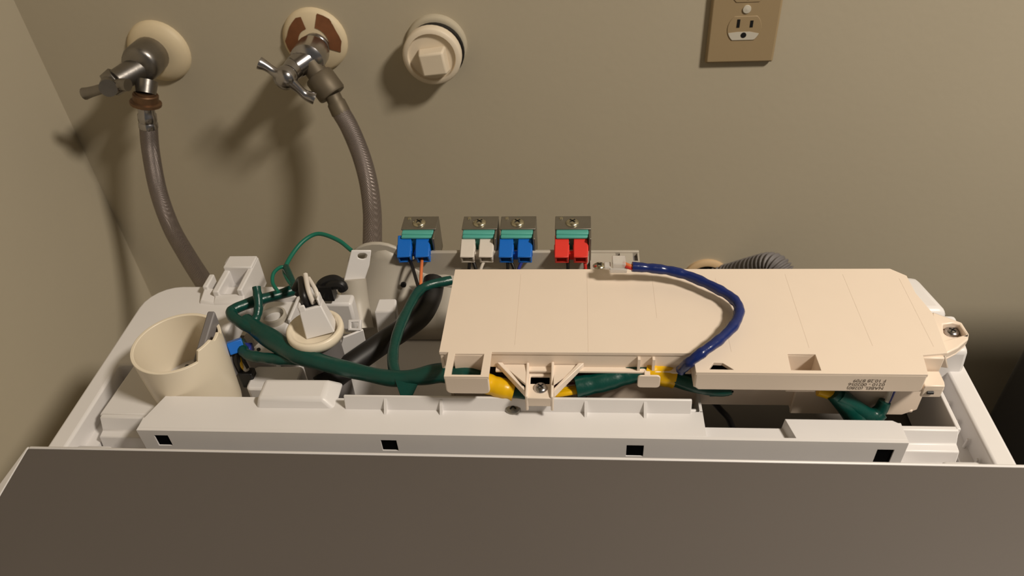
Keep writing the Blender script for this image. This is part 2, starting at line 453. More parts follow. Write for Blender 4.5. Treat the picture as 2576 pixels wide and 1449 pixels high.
# motor housing with a round boss in the middle of the left compartment
ms = MB()
H = at(690, 800, z=2)
ms.plate(rrect(H.x-17, H.y-20, H.x+15, H.y+26, 7), -46, 0)
ms.build('dispenser_housing', 'white_plastic', wm, bevel=3, seg=3)
bs = MB().lathe([(11.5, -4), (11.2, 5), (9.4, 5.6), (9.0, 4.5), (8.6, -1.5), (0.01, -2)], (H.x-1, H.y+1, 0), seg=24, closed=False).build('housing_boss', 'milky_plastic', wm, angle=50)
for (px, py, m) in ((676, 829, 'black_plastic'), (650, 877, 'black_plastic')):
    p = at(px, py, z=1)
    MB().cyl((p.x, p.y, -0.6), (p.x, p.y, 0.6), 1.6, seg=10).build('housing_hole', m, wm)
# ribs and low blocks around the housing
MB().box(H.x-6, H.x+22, H.y+26, H.y+30, -46, 4).build('housing_rib', 'white_plastic', wm, bevel=1)
MB().box(H.x+14, H.x+17, H.y-6, H.y+34, -46, 6).build('housing_rib', 'white_plastic', wm, bevel=1)
K = at(655, 880, z=-8)
MB().plate([(K.x-10, K.y-9), (K.x+16, K.y-12), (K.x+10, K.y+6), (K.x-4, K.y+9)], -46, -6).build('housing_foot', 'white_plastic', wm, bevel=2)
K = at(690, 960, z=-12)
MB().plate(rrect(K.x-22, K.y-8, K.x+20, K.y+18, 4), -46, -12).build('housing_foot', 'white_plastic', wm, bevel=2)
# bracket plate to the right of the red valve
p0, p1 = at(1484, 632, z=14), at(1607, 632, z=14)
k0, k1 = at(1488, 700, z=14), at(1607, 690, z=14)
def win(px0, py0, px1, py1):
    a, b = at(px0, py1, z=14), at(px1, py0, z=14); return [(a.x, a.y), (b.x, a.y), (b.x, b.y), (a.x, b.y)]
vb = MB().plate([(p0.x, k0.y), (p1.x, k0.y), (p1.x, p0.y), (p0.x, p0.y)], 11.5, 14, [win(1549, 636, 1559, 652), win(1593, 636, 1603, 656)]).build('side_bracket', 'milky_plastic', wm, bevel=0.7)
MB().box(p0.x, p1.x, p0.y-3, p0.y, 6, 15.5).build('side_bracket_edge', 'milky_plastic', vb, bevel=0.6)
MB().box(p0.x, p1.x, p0.y-30, p0.y-2, 8, 10.5).build('side_bracket_web', 'grey_plastic', vb)
screw(vb, at(1508, 670, z=14.2), r=5.2, m='screw_steel')

# white stop block under the right tab of the control box
MB().hexa([(296,84,-20),(341,84,-20),(341,122,-20),(296,122,-20)], [(300,86,20),(338,86,20),(336,116,30),(300,116,30)]).build('corner_block', 'white_plastic', wm, bevel=3, seg=3)
MB().hexa([(290,118,-20),(340,118,-20),(330,176,-20),(290,180,-20)], [(294,118,32),(332,118,32),(322,160,32),(294,164,32)]).build('corner_block', 'white_plastic', wm, bevel=6, seg=3)

# ================================================================== DRYER (added at the right, mostly unseen, to shade the lower right wall)
dy = thing('shading_dryer', (870, -60, -960), 'dark graphite dryer added right of the washer to shade the wall', 'dryer')
MB().plate(rrect(530, -430, 1210, 300, 18), -945, -10).build('cabinet', 'shading_dryer_graphite', dy, bevel=4)  # body of the added shading dryer
MB().plate(rrect(620, -840, 1120, -340, 240, n=8), -432, -424, axis='y').build('shading_dryer_door', 'shading_dryer_graphite', dy, bevel=3)
for fx in (570, 1170):
    for fy in (-390, 260):
        MB().lathe([(20, 0), (20, 8), (8, 10), (8, 16)], (fx, fy, -960)).build('foot', 'black_rubber', dy)  # feet of the added shading dryer

# ================================================================== CONTROL BOX
ZT = 60.0
cb = thing('control_board_case', (110, 85, 12), 'long cream plastic control board box screwed across the console', 'electronics box')
XL, XF0, XF1, XH0, XH1 = -47.0, -40.5, -10.0, 128.5, 277.0
YB, YM, YF, YH = 134.5, 42.0, 18.0, 24.0
out = [(XF0, YM), (XF0, YF), (XF1, YF), (XF1, YM), (XH0, YM), (XH0, YH), (XH1, YH), (XH1+2.5, 42), (296, 44), (300, 84),
       (295.5, 106), (295.5, 126), (286, YB), (XL, YB), (XL, YM)]
out = [(XL, YM-0.5), (XF0, YM-0.5)] + out[1:-1]
def quad(*pp): return [(at(x, y, z=ZT).x, at(x, y, z=ZT).y) for x, y in pp]
hole1 = [(XF0+4.5, YF+1.8), (XF1-5.6, YF+1.8), (XF1-5.0, 40.0), (XF0+4.8, 40.0)]
hole2 = quad((1782, 929), (1846, 930), (1818, 913), (1795, 912))
hole3 = quad((1990, 931), (2066, 932), (2051, 891), (1981, 890))
cov = MB().plate(out, ZT-2.6, ZT, [hole1, hole2, hole3])
cover = cov.build('cover', 'cream_plastic', cb, bevel=1.5, seg=3, label='smooth cream top cover')
# skirts
sk = MB()
sk.box(XL+0.3, XL+2.6, YM, YB-1, 26, ZT-2)
sk.box(XL+1, 288, YB-2.6, YB-0.4, 20, ZT-2)
sk.box(XL+2, XH0+2, YM+0.6, YM+3, 44.2, ZT-1.5)          # shaded front wall between flap and hood
sk.box(XF1+2, XH0, YM-3.5, YM+1, 43, 45)           # small ledge at its foot
sk.hexa([(277,42,24),(280,42,24),(298,84,24),(295,84,24)], [(277,42,ZT-2),(280,42,ZT-2),(298,84,ZT-2),(295,84,ZT-2)])
sk.box(293, 295.3, 84, 126, 24, ZT-2)
# walls of the square openings
for h, dep in ((hole1, 20), (hole3, 20)):
    xs = [p[0] for p in h]; ys = [p[1] for p in h]
    sk.box(min(xs)-1, max(xs)+1, max(ys)-0.2, max(ys)+1.4, ZT-dep, ZT-1.5)
    sk.box(max(xs)-0.2, max(xs)+1.4, min(ys)+1, max(ys), ZT-dep, ZT-1.5)
    sk.box(min(xs)-1.4, min(xs)-0.2 if h is hole3 else min(xs)-0.6, min(ys)+1, max(ys), ZT-dep if h is hole3 else ZT-6, ZT-1.5)
xs = [p[0] for p in hole3]; ys = [p[1] for p in hole3]
sk.box(min(xs), max(xs), min(ys), max(ys), ZT-21, ZT-19.5)
xs = [p[0] for p in hole2]; ys = [p[1] for p in hole2]
sk.box(min(xs)-2, max(xs)+2, min(ys)-1, max(ys)+3, ZT-12, ZT-10)
sk.build('cover_wall', 'cream_plastic', cb, bevel=0.6)
# left flap lip and hood lip
MB().plate(rrect(XF0, 42.8, XF1, ZT-0.8, 4, corners=(1, 0, 0, 1)), YF-0.1, YF+2.2, axis='y').build('flap_lip', 'cream_plastic', cb, bevel=0.9, seg=3)
hl = MB().plate([(XH0, 46), (XH0+3, 43), (XH1-2, 43), (XH1, 45), (XH1, ZT-0.8), (XH0, ZT-0.8)], YH-0.1, YH+2.2, axis='y')
hl.box(XH0, XH0+2.2, YH+2, YM+2, 43, ZT-1.5)
hl.hexa([(XH1-2.2,YH+2,43),(XH1,YH+2,43),(XH1+2.5,42,43),(XH1,42,43)], [(XH1-2.2,YH+2,ZT-1.5),(XH1,YH+2,ZT-1.5),(XH1+2.5,42,ZT-1.5),(XH1,42,ZT-1.5)])
hood = hl.build('hood_lip', 'cream_plastic', cb, bevel=1.0, seg=3)
# right corner notch with an ear
nt_ = MB()
nt_.box(277, 293, 27, 43, 40, 44).box(280, 294, 41, 44, 40, ZT-2)
nt_.plate([(279, 26), (292, 26), (293, 30), (293, 40), (279, 40)], 44, 47)
nt_.box(279, 292, 26, 28, 36, 45)
notch = nt_.build('corner_ear', 'cream_plastic', cb, bevel=0.8)
p = at(2350, 963, y=25.9)
MB().cyl((p.x-2, 25.8, 41), (p.x+2, 25.8, 41), 1.3, seg=10).build('ear_slot', 'black_plastic', notch)
# lower tray of the box
lt = MB()
lt.box(XL+4, 296, 128, 131, 12, 48)
lt.box(XL+2, 204, 46.2, 130, 6.3, 9).box(203.5, 291, 45, 129, 8, 11)
lt.box(XL+4, XL+7, 40, 130, 12, 40)
lt.box(57, 204.5, 43.6, 46, 6, 30)
lt.box(XL+4, 56.5, 46.5, 49, 8, 26)
lt.plate([(203, 41), (281, 41), (293, 46), (300, 60), (297.6, 61), (291, 48), (280.5, 43.5), (203, 43.5)], 0.5, 44)
lt.box(203.3, 205.5, 41.3, 45, 0.5, 40).box(203.6, 289, 43.2, 60, 0.5, 3)
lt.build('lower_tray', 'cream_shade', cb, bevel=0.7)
MB().box(238, 268, 39.9, 41.3, 33, 44).build('board_slot', 'black_plastic', cb)
MB().box(XL+6, 290, 49, 126, 38, 41).build('void_board', 'void_black', cb, label='black board standing in for the dark void inside the box')  # board coloured black to stand for the shaded void below the ledge
# centre bracket with slot and screw
bk = MB()
s0 = at(1327, 1005, z=34); bxa, bxb = 14.0, 33.5
hs = [(bxa+3.2, 33), (bxb-3.2, 33), (bxb-3.2, 39), (bxa+3.2, 39)]
zb = 41.5
bk.plate([(bxa, 17), (bxb, 17), (bxb, YM+1), (bxa, YM+1)], zb-2.2, zb, [[(bxa+3, 29.5), (bxb-3, 29.5), (bxb-3, 37), (bxa+3, 37)]])
bk.hexa([(bxa,15.5,29),(bxa+2,15.5,29),(bxa+2,YM,36),(bxa,YM,36)], [(bxa,16,zb+1.5),(bxa+2,16,zb+1.5),(bxa+2,YM,50),(bxa,YM,50)])
bk.hexa([(bxb-2,15.5,29),(bxb,15.5,29),(bxb,YM,36),(bxb-2,YM,36)], [(bxb-2,16,zb+1.5),(bxb,16,zb+1.5),(bxb,YM,51),(bxb-2,YM,51)])
bk.box(bxa, bxb, 16, 18, 33, zb)
bracket = bk.build('centre_bracket', 'cream_plastic', cb, bevel=0.6)
MB().box(bxa+1, bxb-1, 35, 47, 29.5, 32).build('slot_dark_plate', 'void_black', bracket)  # black plate stands in for the dark interior behind the slot
screw(bracket, at(1360, 977, z=zb), r=4.9, m='chrome')
for s in (-1, 1):
    xa = bxa if s < 0 else bxb
    rb = MB(); 
    rb.hexa([(xa, 21, 36), (xa, 24, 36), (xa+s*17, YM, 45), (xa+s*21, YM, 45)], [(xa, 21, 43), (xa, 24, 43), (xa+s*17, YM, 50), (xa+s*21, YM, 50)])
    rb.build('bracket_rib', 'cream_plastic', bracket, bevel=0.5)
    MB().plate([(xa, 24), (xa, YM), (xa+s*17, YM)], 45.5, 47.5).build('bracket_web', 'cream_plastic', bracket)
# cable hook holding the yellow tape
h0 = at(1632, 958, y=26)
hk = MB().plate(rrect(h0.x-7.6, h0.z-6, h0.x+7.6, h0.z+5.5, 2.4), 25.2, 26.6, axis='y')
hk.box(h0.x-2, h0.x+2, 26, 40, h0.z-5.6, h0.z-4)
hk.build('cable_hook', 'cream_plastic', cb, bevel=0.4)
for px in (1607, 1644):
    p = at(px, 905, y=YM)
    MB().box(p.x-0.9, p.x+0.9, YM-2.8, YM+0.7, 44.9, 56).build('wall_rib', 'cream_plastic', cb)
# right mounting tab with screw
tb = MB()
tpx = [(2346, 784), (2398, 803), (2420, 811), (2438, 840), (2436, 853), (2411, 874), (2379, 890), (2350, 840)]
tz = 44.0
tp = [at(x, y, z=tz+6) for x, y in tpx]
inn = [(at(x, y, z=tz+6).x, at(x, y, z=tz+6).y) for x, y in ((2372, 815), (2398, 812), (2414, 816), (2431, 841), (2405, 848), (2376, 856))]
tb.plate([(p.x, p.y) for p in tp], tz, tz+6, [inn])
tb.plate([(p.x, p.y) for p in tp], tz-2, tz)
tb.hexa([(288,50,tz-2),(303,47,tz-2),(305,82,tz-2),(288,88,tz-2)], [(288,48,ZT-0.6),(296,46,ZT-2),(301,84,ZT-2),(288,90,ZT-0.6)])
tab = tb.build('mounting_tab', 'cream_plastic', cb, bevel=0.9)
screw(tab, at(2394, 836, z=tz+0.6), r=5.0, m='chrome')
# mould lines on the cover
for (x0, y0, x1, y1) in ((1311, 690, 1298, 868), (1477, 690, 1475, 885), (1640, 692, 1652, 800), (1800, 700, 1850, 885), (1975, 690, 2040, 875), (2120, 690, 2196, 870), (2262, 700, 2352, 872)):
    a, b = at(x0, y0, z=ZT), at(x1, y1, z=ZT)
    MB().box(a.x-0.22, a.x+0.22, b.y, min(a.y, 128), ZT-0.3, ZT+0.06, ).build('mould_line', 'cream_shade', cb)
# printed lines on the hood lip (upside down, as it sits)
def text_mesh(s, size, org, name, parent):
    cu = bpy.data.curves.new(name, 'FONT'); cu.body = s; cu.size = size*0.001
    cu.align_x = 'LEFT'; cu.extrude = 0.00002
    tmp = bpy.data.objects.new(name, cu); COL.objects.link(tmp)
    dg = bpy.context.evaluated_depsgraph_get(); dg.update()
    me = bpy.data.meshes.new_from_object(tmp.evaluated_get(dg)); bpy.data.objects.remove(tmp)
    me.name = name; me.materials.append(MATS['print_ink'])
    o = bpy.data.objects.new(name, me); COL.objects.link(o); o.parent = parent
    o.location = (Vector(org)-ORG[parent.name])*0.001
    o.rotation_euler = (math.radians(90), math.radians(180), 0)
    ORG[o.name] = Vector(org)
    return o
for i, (s, w) in enumerate((('NABEL (0280)', 0), ('0210 - 002056', 0), ('F 10.28 8709', 0))):
    text_mesh(s, 4.0, (at(2228, 962, y=YH).x, YH-0.2, 48.0+i*3.5), 'printed_text', hood)

# ================================================================== TAPED GREEN HARNESS
gh = thing('wire_harness', (-90, 60, 0), 'dark green taped wire bundle looping across the open console', 'wire harness')
def wob(r, a=0.05, f=4, ph=0): return lambda s: r*(1+a*math.sin(s*f*6.28+ph)+0.6*a*math.sin(s*f*13.1+1))
def path(*p): return [at(x, y, z=z) for x, y, z in p]
MB().tube(path((1150, 946, 36), (1110, 938, 36), (1050, 948, 32), (985, 952, 28), (900, 935, 26), (810, 912, 26), (735, 884, 26), (672, 846, 26), (618, 808, 26)),
          lambda s: (6.0 + 2.2*math.exp(-((s-.8)/.16)**2) + 1.6*math.exp(-((s-.12)/.1)**2))*(1+.04*math.sin(s*38)), seg=14).build('main_bundle', 'green_tape', gh, angle=70)
MB().tube(path((700, 866, 27), (650, 836, 27), (612, 815, 28), (586, 797, 28), (584, 783, 28), (602, 772, 28), (650, 755, 26), (700, 742, 24), (742, 728, 22)),
          wob(4.6, ph=2), seg=12).build('upper_loop', 'green_tape', gh, angle=70)
MB().tube(path((645, 722, 44), (650, 760, 36), (648, 790, 30), (636, 812, 27), (618, 826, 24)), wob(3.6, ph=4), seg=12).build('stub_branch', 'green_tape', gh, angle=70)
MB().tube(path((770, 905, 23), (720, 905, 20), (665, 900, 18), (625, 893, 16), (610, 878, 15), (606, 862, 12)), wob(4.4, ph=1), seg=12).build('lower_branch', 'green_tape', gh, angle=70)
MB().tube(path((1005, 955, 30), (990, 925, 28), (990, 880, 26), (1005, 825, 24), (1030, 770, 20), (1052, 735, 16), (1078, 718, 14), (1135, 705, 12)),
          wob(4.2, ph=3), seg=12).build('valve_branch', 'green_tape', gh, angle=70)
# torn tape end hanging under the fork
fl = at(1024, 965, z=30)
MB().hexa([fl+Vector((-4,-8.5,-7)), fl+Vector((3,-8.5,-7)), fl+Vector((4,-7,-7)), fl+Vector((-4,-7,-7))],
          [fl+Vector((-9,1,3)), fl+Vector((10,1,3)), fl+Vector((10,3,3)), fl+Vector((-9,3,3))]).build('tape_end', 'green_tape', gh, bevel=0.5)
MB().tube(path((1140, 942, 38), (1175, 944, 40), (1205, 952, 38), (1232, 966, 35)), lambda s: 6.8-0.8*s, seg=14).build('case_bundle', 'green_tape', gh, angle=70)
MB().tube(path((1216, 962, 36), (1250, 973, 34), (1292, 984, 31)), wob(7.4, 0.03, 2), seg=16).build('yellow_wrap', 'yellow_tape', gh, angle=70, label='yellow tape wrap')
MB().tube(path((1288, 983, 31), (1320, 988, 30), (1345, 990, 29)), 6.2, seg=12).build('bracket_bundle', 'green_tape', gh, angle=70)
for k, (dy, m) in enumerate(((-10, 'purple_wire'), (-4, 'white_wire'), (1, 'yellow_tape'), (6, 'yellow_tape'), (10, 'yellow_tape'))):
    MB().tube(path((1385, 985+dy, 29), (1420, 980+dy, 30+k*0.3), (1465, 974+dy*0.8, 31)), 1.9 if k < 2 else 2.2, seg=8).build('loose_wire', m, gh, angle=70)
MB().tube(path((1448, 974, 33), (1490, 966, 34), (1545, 952, 36), (1590, 938, 38), (1635, 933, 39)), wob(7.6, 0.03, 3), seg=14).build('case_bundle', 'green_tape', gh, angle=70)
MB().tube(path((1624, 932, 39), (1660, 938, 38), (1697, 946, 36)), wob(9.0, 0.02, 2), seg=16).build('yellow_wrap', 'yellow_tape', gh, angle=70, label='yellow tape wrap')
MB().tube(path((1694, 948, 37), (1728, 962, 36), (1770, 974, 36), (1812, 982, 36), (1840, 980, 38)), lambda s: 6.6-3*s, seg=12).build('case_bundle', 'green_tape', gh, angle=70)
tp_ = at(1800, 986, z=34)
MB().hexa([tp_+Vector((-4,-2,-3)), tp_+Vector((9,-2,-2)), tp_+Vector((9,0,-2)), tp_+Vector((-4,0,-3))], [tp_+Vector((-4,-2,2)), tp_+Vector((12,-2,2)), tp_+Vector((12,0,2)), tp_+Vector((-4,0,2))]).build('tape_end', 'green_tape', gh, bevel=0.4)
# right end: a fat taped fork diving into the console
YQ = 25
def py_(*p): return [at(x, y, y=yy) for x, y, yy in p]
MB().tube(py_((2096, 986, 36), (2122, 1012, 34), (2150, 1045, 33), (2170, 1085, 33)), lambda s: 6.0+3.2*s, seg=14).build('fork_bundle', 'green_tape', gh, angle=70)
MB().tube(py_((2108, 992, 35), (2150, 1024, 33), (2188, 1044, 33), (2212, 1034, 35), (2226, 1010, 37)), lambda s: 6.4-2.2*s, seg=12).build('fork_bundle', 'green_tape', gh, angle=70)
MB().tube(py_((2160, 1090, 33), (2192, 1058, 32), (2220, 1038, 34)), lambda s: 7.0-2.6*s, seg=12).build('fork_bundle', 'green_tape', gh, angle=70)
MB().tube(py_((2058, 982, 38), (2078, 988, 37), (2098, 994, 36)), 4.0, seg=12).build('yellow_wrap', 'yellow_tape', gh, angle=70, label='yellow tape wrap')
for dx, m in ((0, 'white_wire'), (6, 'white_wire'), (11, 'blue_wire')):
    MB().tube(py_((2226+dx*0.4, 1020, 36), (2232+dx*0.7, 1003, 38), (2238+dx, 982, 39)), 1.3, seg=8).build('loose_wire', m, gh, angle=70)

# thin green earth lead arching over the left compartment
gw = thing('earth_lead', (-170, 180, 0), 'thin green wire arching up behind the white round cap', 'wire')
MB().tube([at(884, 630, y=196), at(850, 604, y=205), at(802, 588, y=212), at(765, 605, y=205), at(735, 640, y=190), at(716, 678, y=170), at(722, 700, y=150), at(740, 724, y=135)], 1.9, seg=10).build('lead', 'green_wire', gw, angle=70)
MB().tube([at(700, 735, y=135), at(686, 712, y=145), at(688, 688, y=155), at(704, 673, y=165), at(720, 672, y=168)], 1.6, seg=10).build('loop', 'green_wire', gw, angle=70)
MB().tube([at(719, 672, y=168), at(729, 695, y=152), at(740, 722, y=137)], 3.0, seg=10).build('sleeve', 'green_tape', gw, angle=70)

# ================================================================== BLUE CABLE ON THE BOX
bc = thing('blue_cable', (150, 90, ZT), 'shiny blue taped cable curling over the cream box with a clear plug', 'cable')
MB().tube(path((1590, 671, 76), (1640, 675, 74), (1690, 682, 72), (1740, 697, 70), (1795, 722, 69), (1838, 747, 68), (1859, 775, 68), (1850, 812, 68), (1815, 850, 67.5), (1770, 884, 67), (1738, 908, 62), (1712, 932, 50)),
          wob(3.7, 0.06, 11), seg=12).build('sleeve', 'blue_tape', bc, angle=70)
MB().tube(path((1568, 662, 77), (1582, 668, 77), (1600, 673, 76)), 1.5, seg=8).build('loose_wire', 'orange_wire', bc, angle=70)
MB().tube(path((1568, 667, 76), (1582, 673, 76), (1600, 677, 75)), 1.4, seg=8).build('loose_wire', 'red_wire', bc, angle=70)
cp = at(1560, 662, z=76)
cm = MB()
cm.box(cp.x-6, cp.x+4, cp.y-5, cp.y+6, 73, 79).box(cp.x-8, cp.x+5, cp.y-6.5, cp.y-4.2, 71.5, 75).box(cp.x-12, cp.x-7, cp.y-5, cp.y+2, 73.5, 76)
cm.build('plug', 'clear_plastic', bc, bevel=0.7, label='clear plastic plug')

# ================================================================== WATER VALVES
def valve(px, conn, wires, label, tilt=0.0):
    c0 = at(px, 596, z=33)
    x, y = c0.x, c0.y
    t = thing('solenoid_valve', (x, 220, 10), label, 'valve', 'water valves along the rear panel')
    pl = MB()
    pl.plate([(x-15.5, y+3), (x+16.5, y+3), (x+16.5, y+23), (x-15.5, y+23)], 38.0, 39.6)
    pl.box(x+14.5, x+16.5, y-10, y+23, 5, 38.2).box(x-15.5, x-13.5, y+10, y+23, 5, 38.2)
    pl.build('yoke', 'zinc', t, bevel=0.5, label='dull metal yoke')
    screw(t, (x, y+12, 39.6), r=6.2)
    MB().lathe([(2.0, 0), (1.6, 1.0), (0.01, 1.2)], (x-10, y+19, 39.5), seg=10, closed=False).build('rivet', 'screw_steel', t)
    cl = MB(); cl.box(x-14.5, x+14.2, y-2, y+9, 12, 38.2).box(x-14.5, x+14.2, y-5, y+2, 34, 36.6)
    cl.cyl((x, y+14, 8), (x, y+14, 37.6), 12.5, seg=24)
    cl.build('coil', 'teal_plastic', t, bevel=1.0)
    for s in (-1, 1):
        # connector body leaning forward and down
        cx = x + s*8.3 - 1 + tilt
        M = Matrix.Translation((cx, y-1, 29.5)) @ Matrix.Rotation(math.radians(22), 4, 'X') @ Matrix.Rotation(math.radians(tilt*-1.5), 4, 'Z')
        k = MB()
        k.box(-6.2, 6.2, -20, 3, 3.2, 5.2, M).box(-6.2, 6.2, -20, 3, -5.2, -3.2, M)
        k.box(-6.1, -4.2, -19.9, 3, -3.3, 3.3, M).box(4.2, 6.1, -19.9, 3, -3.3, 3.3, M).box(-4.3, 4.3, -15, 3, -3.3, 3.3, M)
        k.box(-6.7, 6.7, -14, -6, -4.4, 4.4, M)
        co = k.build('connector', conn, t, bevel=0.7)
        MB().box(-3.8, 3.8, -15.6, -14.9, -2.9, 2.9, M).build('socket', 'void_black', co)
    MB().box(x-3.2, x+3.2, y-14, y-8, 18, 25).build('connector_link', conn, t, bevel=0.5)
    for (sx, ex, ey, ez, m) in wires:
        a = at(px + sx, 648, z=20); e = at(ex, ey, z=ez)
        mid = (a+e)/2 + Vector((0, 0, 1.5))
        MB().tube([a+Vector((0, 8, 3.5)), a, mid, e], 1.5, seg=8).build('wire', m, t, angle=70)
    return t
valve(1052, 'blue_plastic', [(-22, 1054, 728, 14, 'black_wire'), (10, 1058, 728, 15, 'orange_wire')], 'solenoid valve with blue plugs and an orange wire beside the white hump', tilt=-2.6)
valve(1205, 'white_wire', [(-22, 1179, 690, 6, 'black_wire'), (-18, 1202, 694, 6, 'black_wire'), (18, 1205, 690, 8, 'white_wire')], 'solenoid valve with a pair of white plugs')
valve(1301, 'blue_plastic', [(-24, 1278, 690, 6, 'black_wire'), (-20, 1300, 694, 6, 'black_wire'), (18, 1300, 690, 8, 'blue_wire')], 'solenoid valve with blue plugs and a blue wire beside the white-plugged one')
valve(1440, 'red_plastic', [(-12, 1429, 690, 6, 'black_wire'), (30, 1474, 690, 6, 'red_wire')], 'solenoid valve with a pair of red plugs')

# ================================================================== PARTS IN THE LEFT COMPARTMENT
# cream cup with a raised, notched rim on its right
CX, CY, CR, CZ = -254.5, 65.0, 33.5, 45.0
cup = thing('filler_cup', (CX, CY, -26), 'open cream plastic cup at the left end of the console', 'cup')
N = 64; vs_ = []; fs_ = []
def rimz(a):
    d = (math.degrees(a)+180) % 360-180
    if -34 <= d < -8: return CZ + 9
    if -8 <= d < 14: return CZ + 5
    return CZ
rows = []
for (rr, zz) in ((30.0, -26), (31.2, 0), (32.6, 25), (CR, None), (CR-2.6, None), (30.0, 20), (28.6, 0), (27.8, -16)):
    row = []
    for i in range(N):
        a = 2*math.pi*i/N
        z = rimz(a) if zz is None else zz
        row.append(len(vs_)); vs_.append((CX+rr*math.cos(a), CY+rr*math.sin(a), z))
    rows.append(row)
for j in range(len(rows)-1):
    for i in range(N):
        k = (i+1) % N; fs_.append((rows[j][i], rows[j][k], rows[j+1][k], rows[j+1][i]))
fs_.append(tuple(rows[-1])); fs_.append(tuple(reversed(rows[0])))
MB().add(vs_, fs_).build('cup_body', 'ivory_cup', cup, bevel=0.5, angle=50)
v0, v1 = at(500, 908, z=34), at(534, 782, z=57)
MB().hexa([(v0.x-4, v0.y, -10), (v0.x+1, v0.y, -10), (v1.x+3, v1.y-2, -10), (v1.x-5, v1.y-2, -10)],
          [(v0.x-5, v0.y, 34), (v0.x+1, v0.y, 34), (v1.x+2.4, v1.y, 57), (v1.x-4.0, v1.y, 57)]).build('vane', 'grey_plastic', cup, bevel=1.2, label='upright grey vane inside the cup')
p = at(450, 922, z=20)
MB().cyl((p.x, p.y+6, 10), (p.x, p.y+10, 10), 2.2, seg=10).build('vane_peg', 'black_plastic', cup)

# round white cap sensor
SX, SY, SZ = -154.5, 89.5, 38.0
ss = thing('round_sensor', (SX, SY, -46), 'round cream-white sensor cap with a wired plug on top', 'sensor')
MB().lathe([(16.5, -46-0), (17, -20), (16.5, 26), (18, 30)], (SX, SY, 0), seg=28).build('sensor_can', 'grey_plastic', ss, angle=40, label='grey can under the white cap')
MB().lathe([(18, 29), (21.5, 30.5), (22.3, 34), (22, 38), (20.8, 39), (18.4, 38.4), (17.2, 35.4), (15.5, 34.6), (0.01, 34.4)], (SX, SY, 0), seg=36, closed=False).build('cap_ring', 'ivory_cup', ss, angle=60)
Mp = Matrix.Translation((SX+4, SY+1, 34)) @ Matrix.Rotation(math.radians(14), 4, 'Z') @ Matrix.Rotation(math.radians(-8), 4, 'Y') @ Matrix.Rotation(math.radians(-12), 4, 'X')
pg = MB()
pg.hexa([Mp @ Vector(v) for v in ((-11,-9,0),(12,-9,0),(12,9,0),(-11,9,0))], [Mp @ Vector(v) for v in ((-8.5,-6,24),(9,-6,24),(9,7,24),(-8.5,7,24))])
pg.box(-8.5, -6.5, -6, 7, 23, 28, Mp).box(7, 9, -6, 7, 23, 30, Mp).box(-8.5, -3, -6.2, -4, 22, 28, Mp)
pg.build('plug', 'white_plastic', ss, bevel=1.0)
MB().box(-6.2, 6.6, -3.6, 5, 23.8, 24.6, Mp).build('plug_socket', 'black_plastic', ss)
top_ = Mp @ Vector((0, 0, 24))
MB().tube([top_+Vector((3,0,-2)), top_+Vector((0,4,10)), at(768, 690, z=72)], 2.0, seg=8).build('wire', 'white_wire', ss, angle=70)
MB().tube([top_+Vector((6,2,-2)), top_+Vector((5,6,8)), at(776, 700, z=68)], 1.8, seg=8).build('wire', 'white_wire', ss, angle=70)
MB().tube([top_+Vector((-3,0,-2)), top_+Vector((-5,4,8)), at(758, 704, z=62), at(742, 726, z=50)], 3.2, seg=8).build('wire', 'black_wire', ss, angle=70)
MB().tube([top_+Vector((-1,2,-2)), top_+Vector((-3,5,8)), at(768, 708, z=62), at(748, 740, z=44)], 2.4, seg=8).build('wire', 'black_wire', ss, angle=70)
# spout under the cap
MB().lathe([(7, -46), (7, -18), (9, -16), (9, -12), (6, -12)], (SX+8, SY-36, 0), seg=20).build('spout', 'milky_plastic', ss, angle=50)

# black clip behind the cap
ck = thing('black_clip', at(835, 740, y=150), 'black plastic clip behind the round white cap', 'clip')
k = MB()
k.tube([at(800, 735, y=150), at(812, 712, y=152), at(838, 703, y=154), at(860, 712, y=152)], 4.2, seg=10)
k.tube([at(822, 745, y=148), at(828, 720, y=150), at(856, 716, y=150), at(864, 728, y=150)], 4.5, seg=10)
k.box(*(lambda p: (p.x-7, p.x+5, p.y-5, p.y+5, p.z-8, p.z+7))(at(826, 730, y=150)))
k.build('clip_body', 'black_plastic', ck, bevel=1, angle=60)
k = at(820, 760, y=152)
MB().box(k.x-10, k.x+24, k.y-6, k.y+8, k.z-28, k.z+3).build('clip_mount', 'white_plastic', ck, bevel=2.5)

# small blue plug with wires beside the cup
sp = thing('small_connector', at(600, 880, z=8), 'small blue plug with black and yellow wires beside the cream cup', 'connector')
p = at(592, 868, z=18)
Mq = Matrix.Translation(p) @ Matrix.Rotation(math.radians(30), 4, 'Z') @ Matrix.Rotation(math.radians(-30), 4, 'X')
MB().box(-6, 6, -5, 5, -6, 4, Mq).build('plug', 'blue_plastic', sp, bevel=0.8)
p = at(620, 874, z=14)
MB().box(p.x-4, p.x+5, p.y-5, p.y+3, p.z-5, p.z+3).build('plug', 'blue_wire', sp, bevel=1)
for k, (pts, rr, m) in enumerate((
    (((600, 872, 14), (596, 900, 8), (604, 925, -4), (612, 940, -14)), 3.0, 'black_wire'),
    (((608, 868, 16), (602, 890, 10), (606, 915, 2), (616, 930, -6)), 1.5, 'yellow_tape'),
    (((614, 870, 15), (608, 886, 11), (612, 905, 4), (622, 925, -4)), 1.7, 'black_wire'),
    (((604, 905, 4), (620, 930, -6), (628, 938, -10)), 2.4, 'white_wire'))):
    MB().tube(path(*pts), rr, seg=8).build('wire', m, sp, angle=70)
p = at(624, 938, z=-10)
MB().box(p.x-6, p.x+6, p.y-6, p.y+3, -22, -6).build('terminal', 'black_plastic', sp, bevel=1.5)

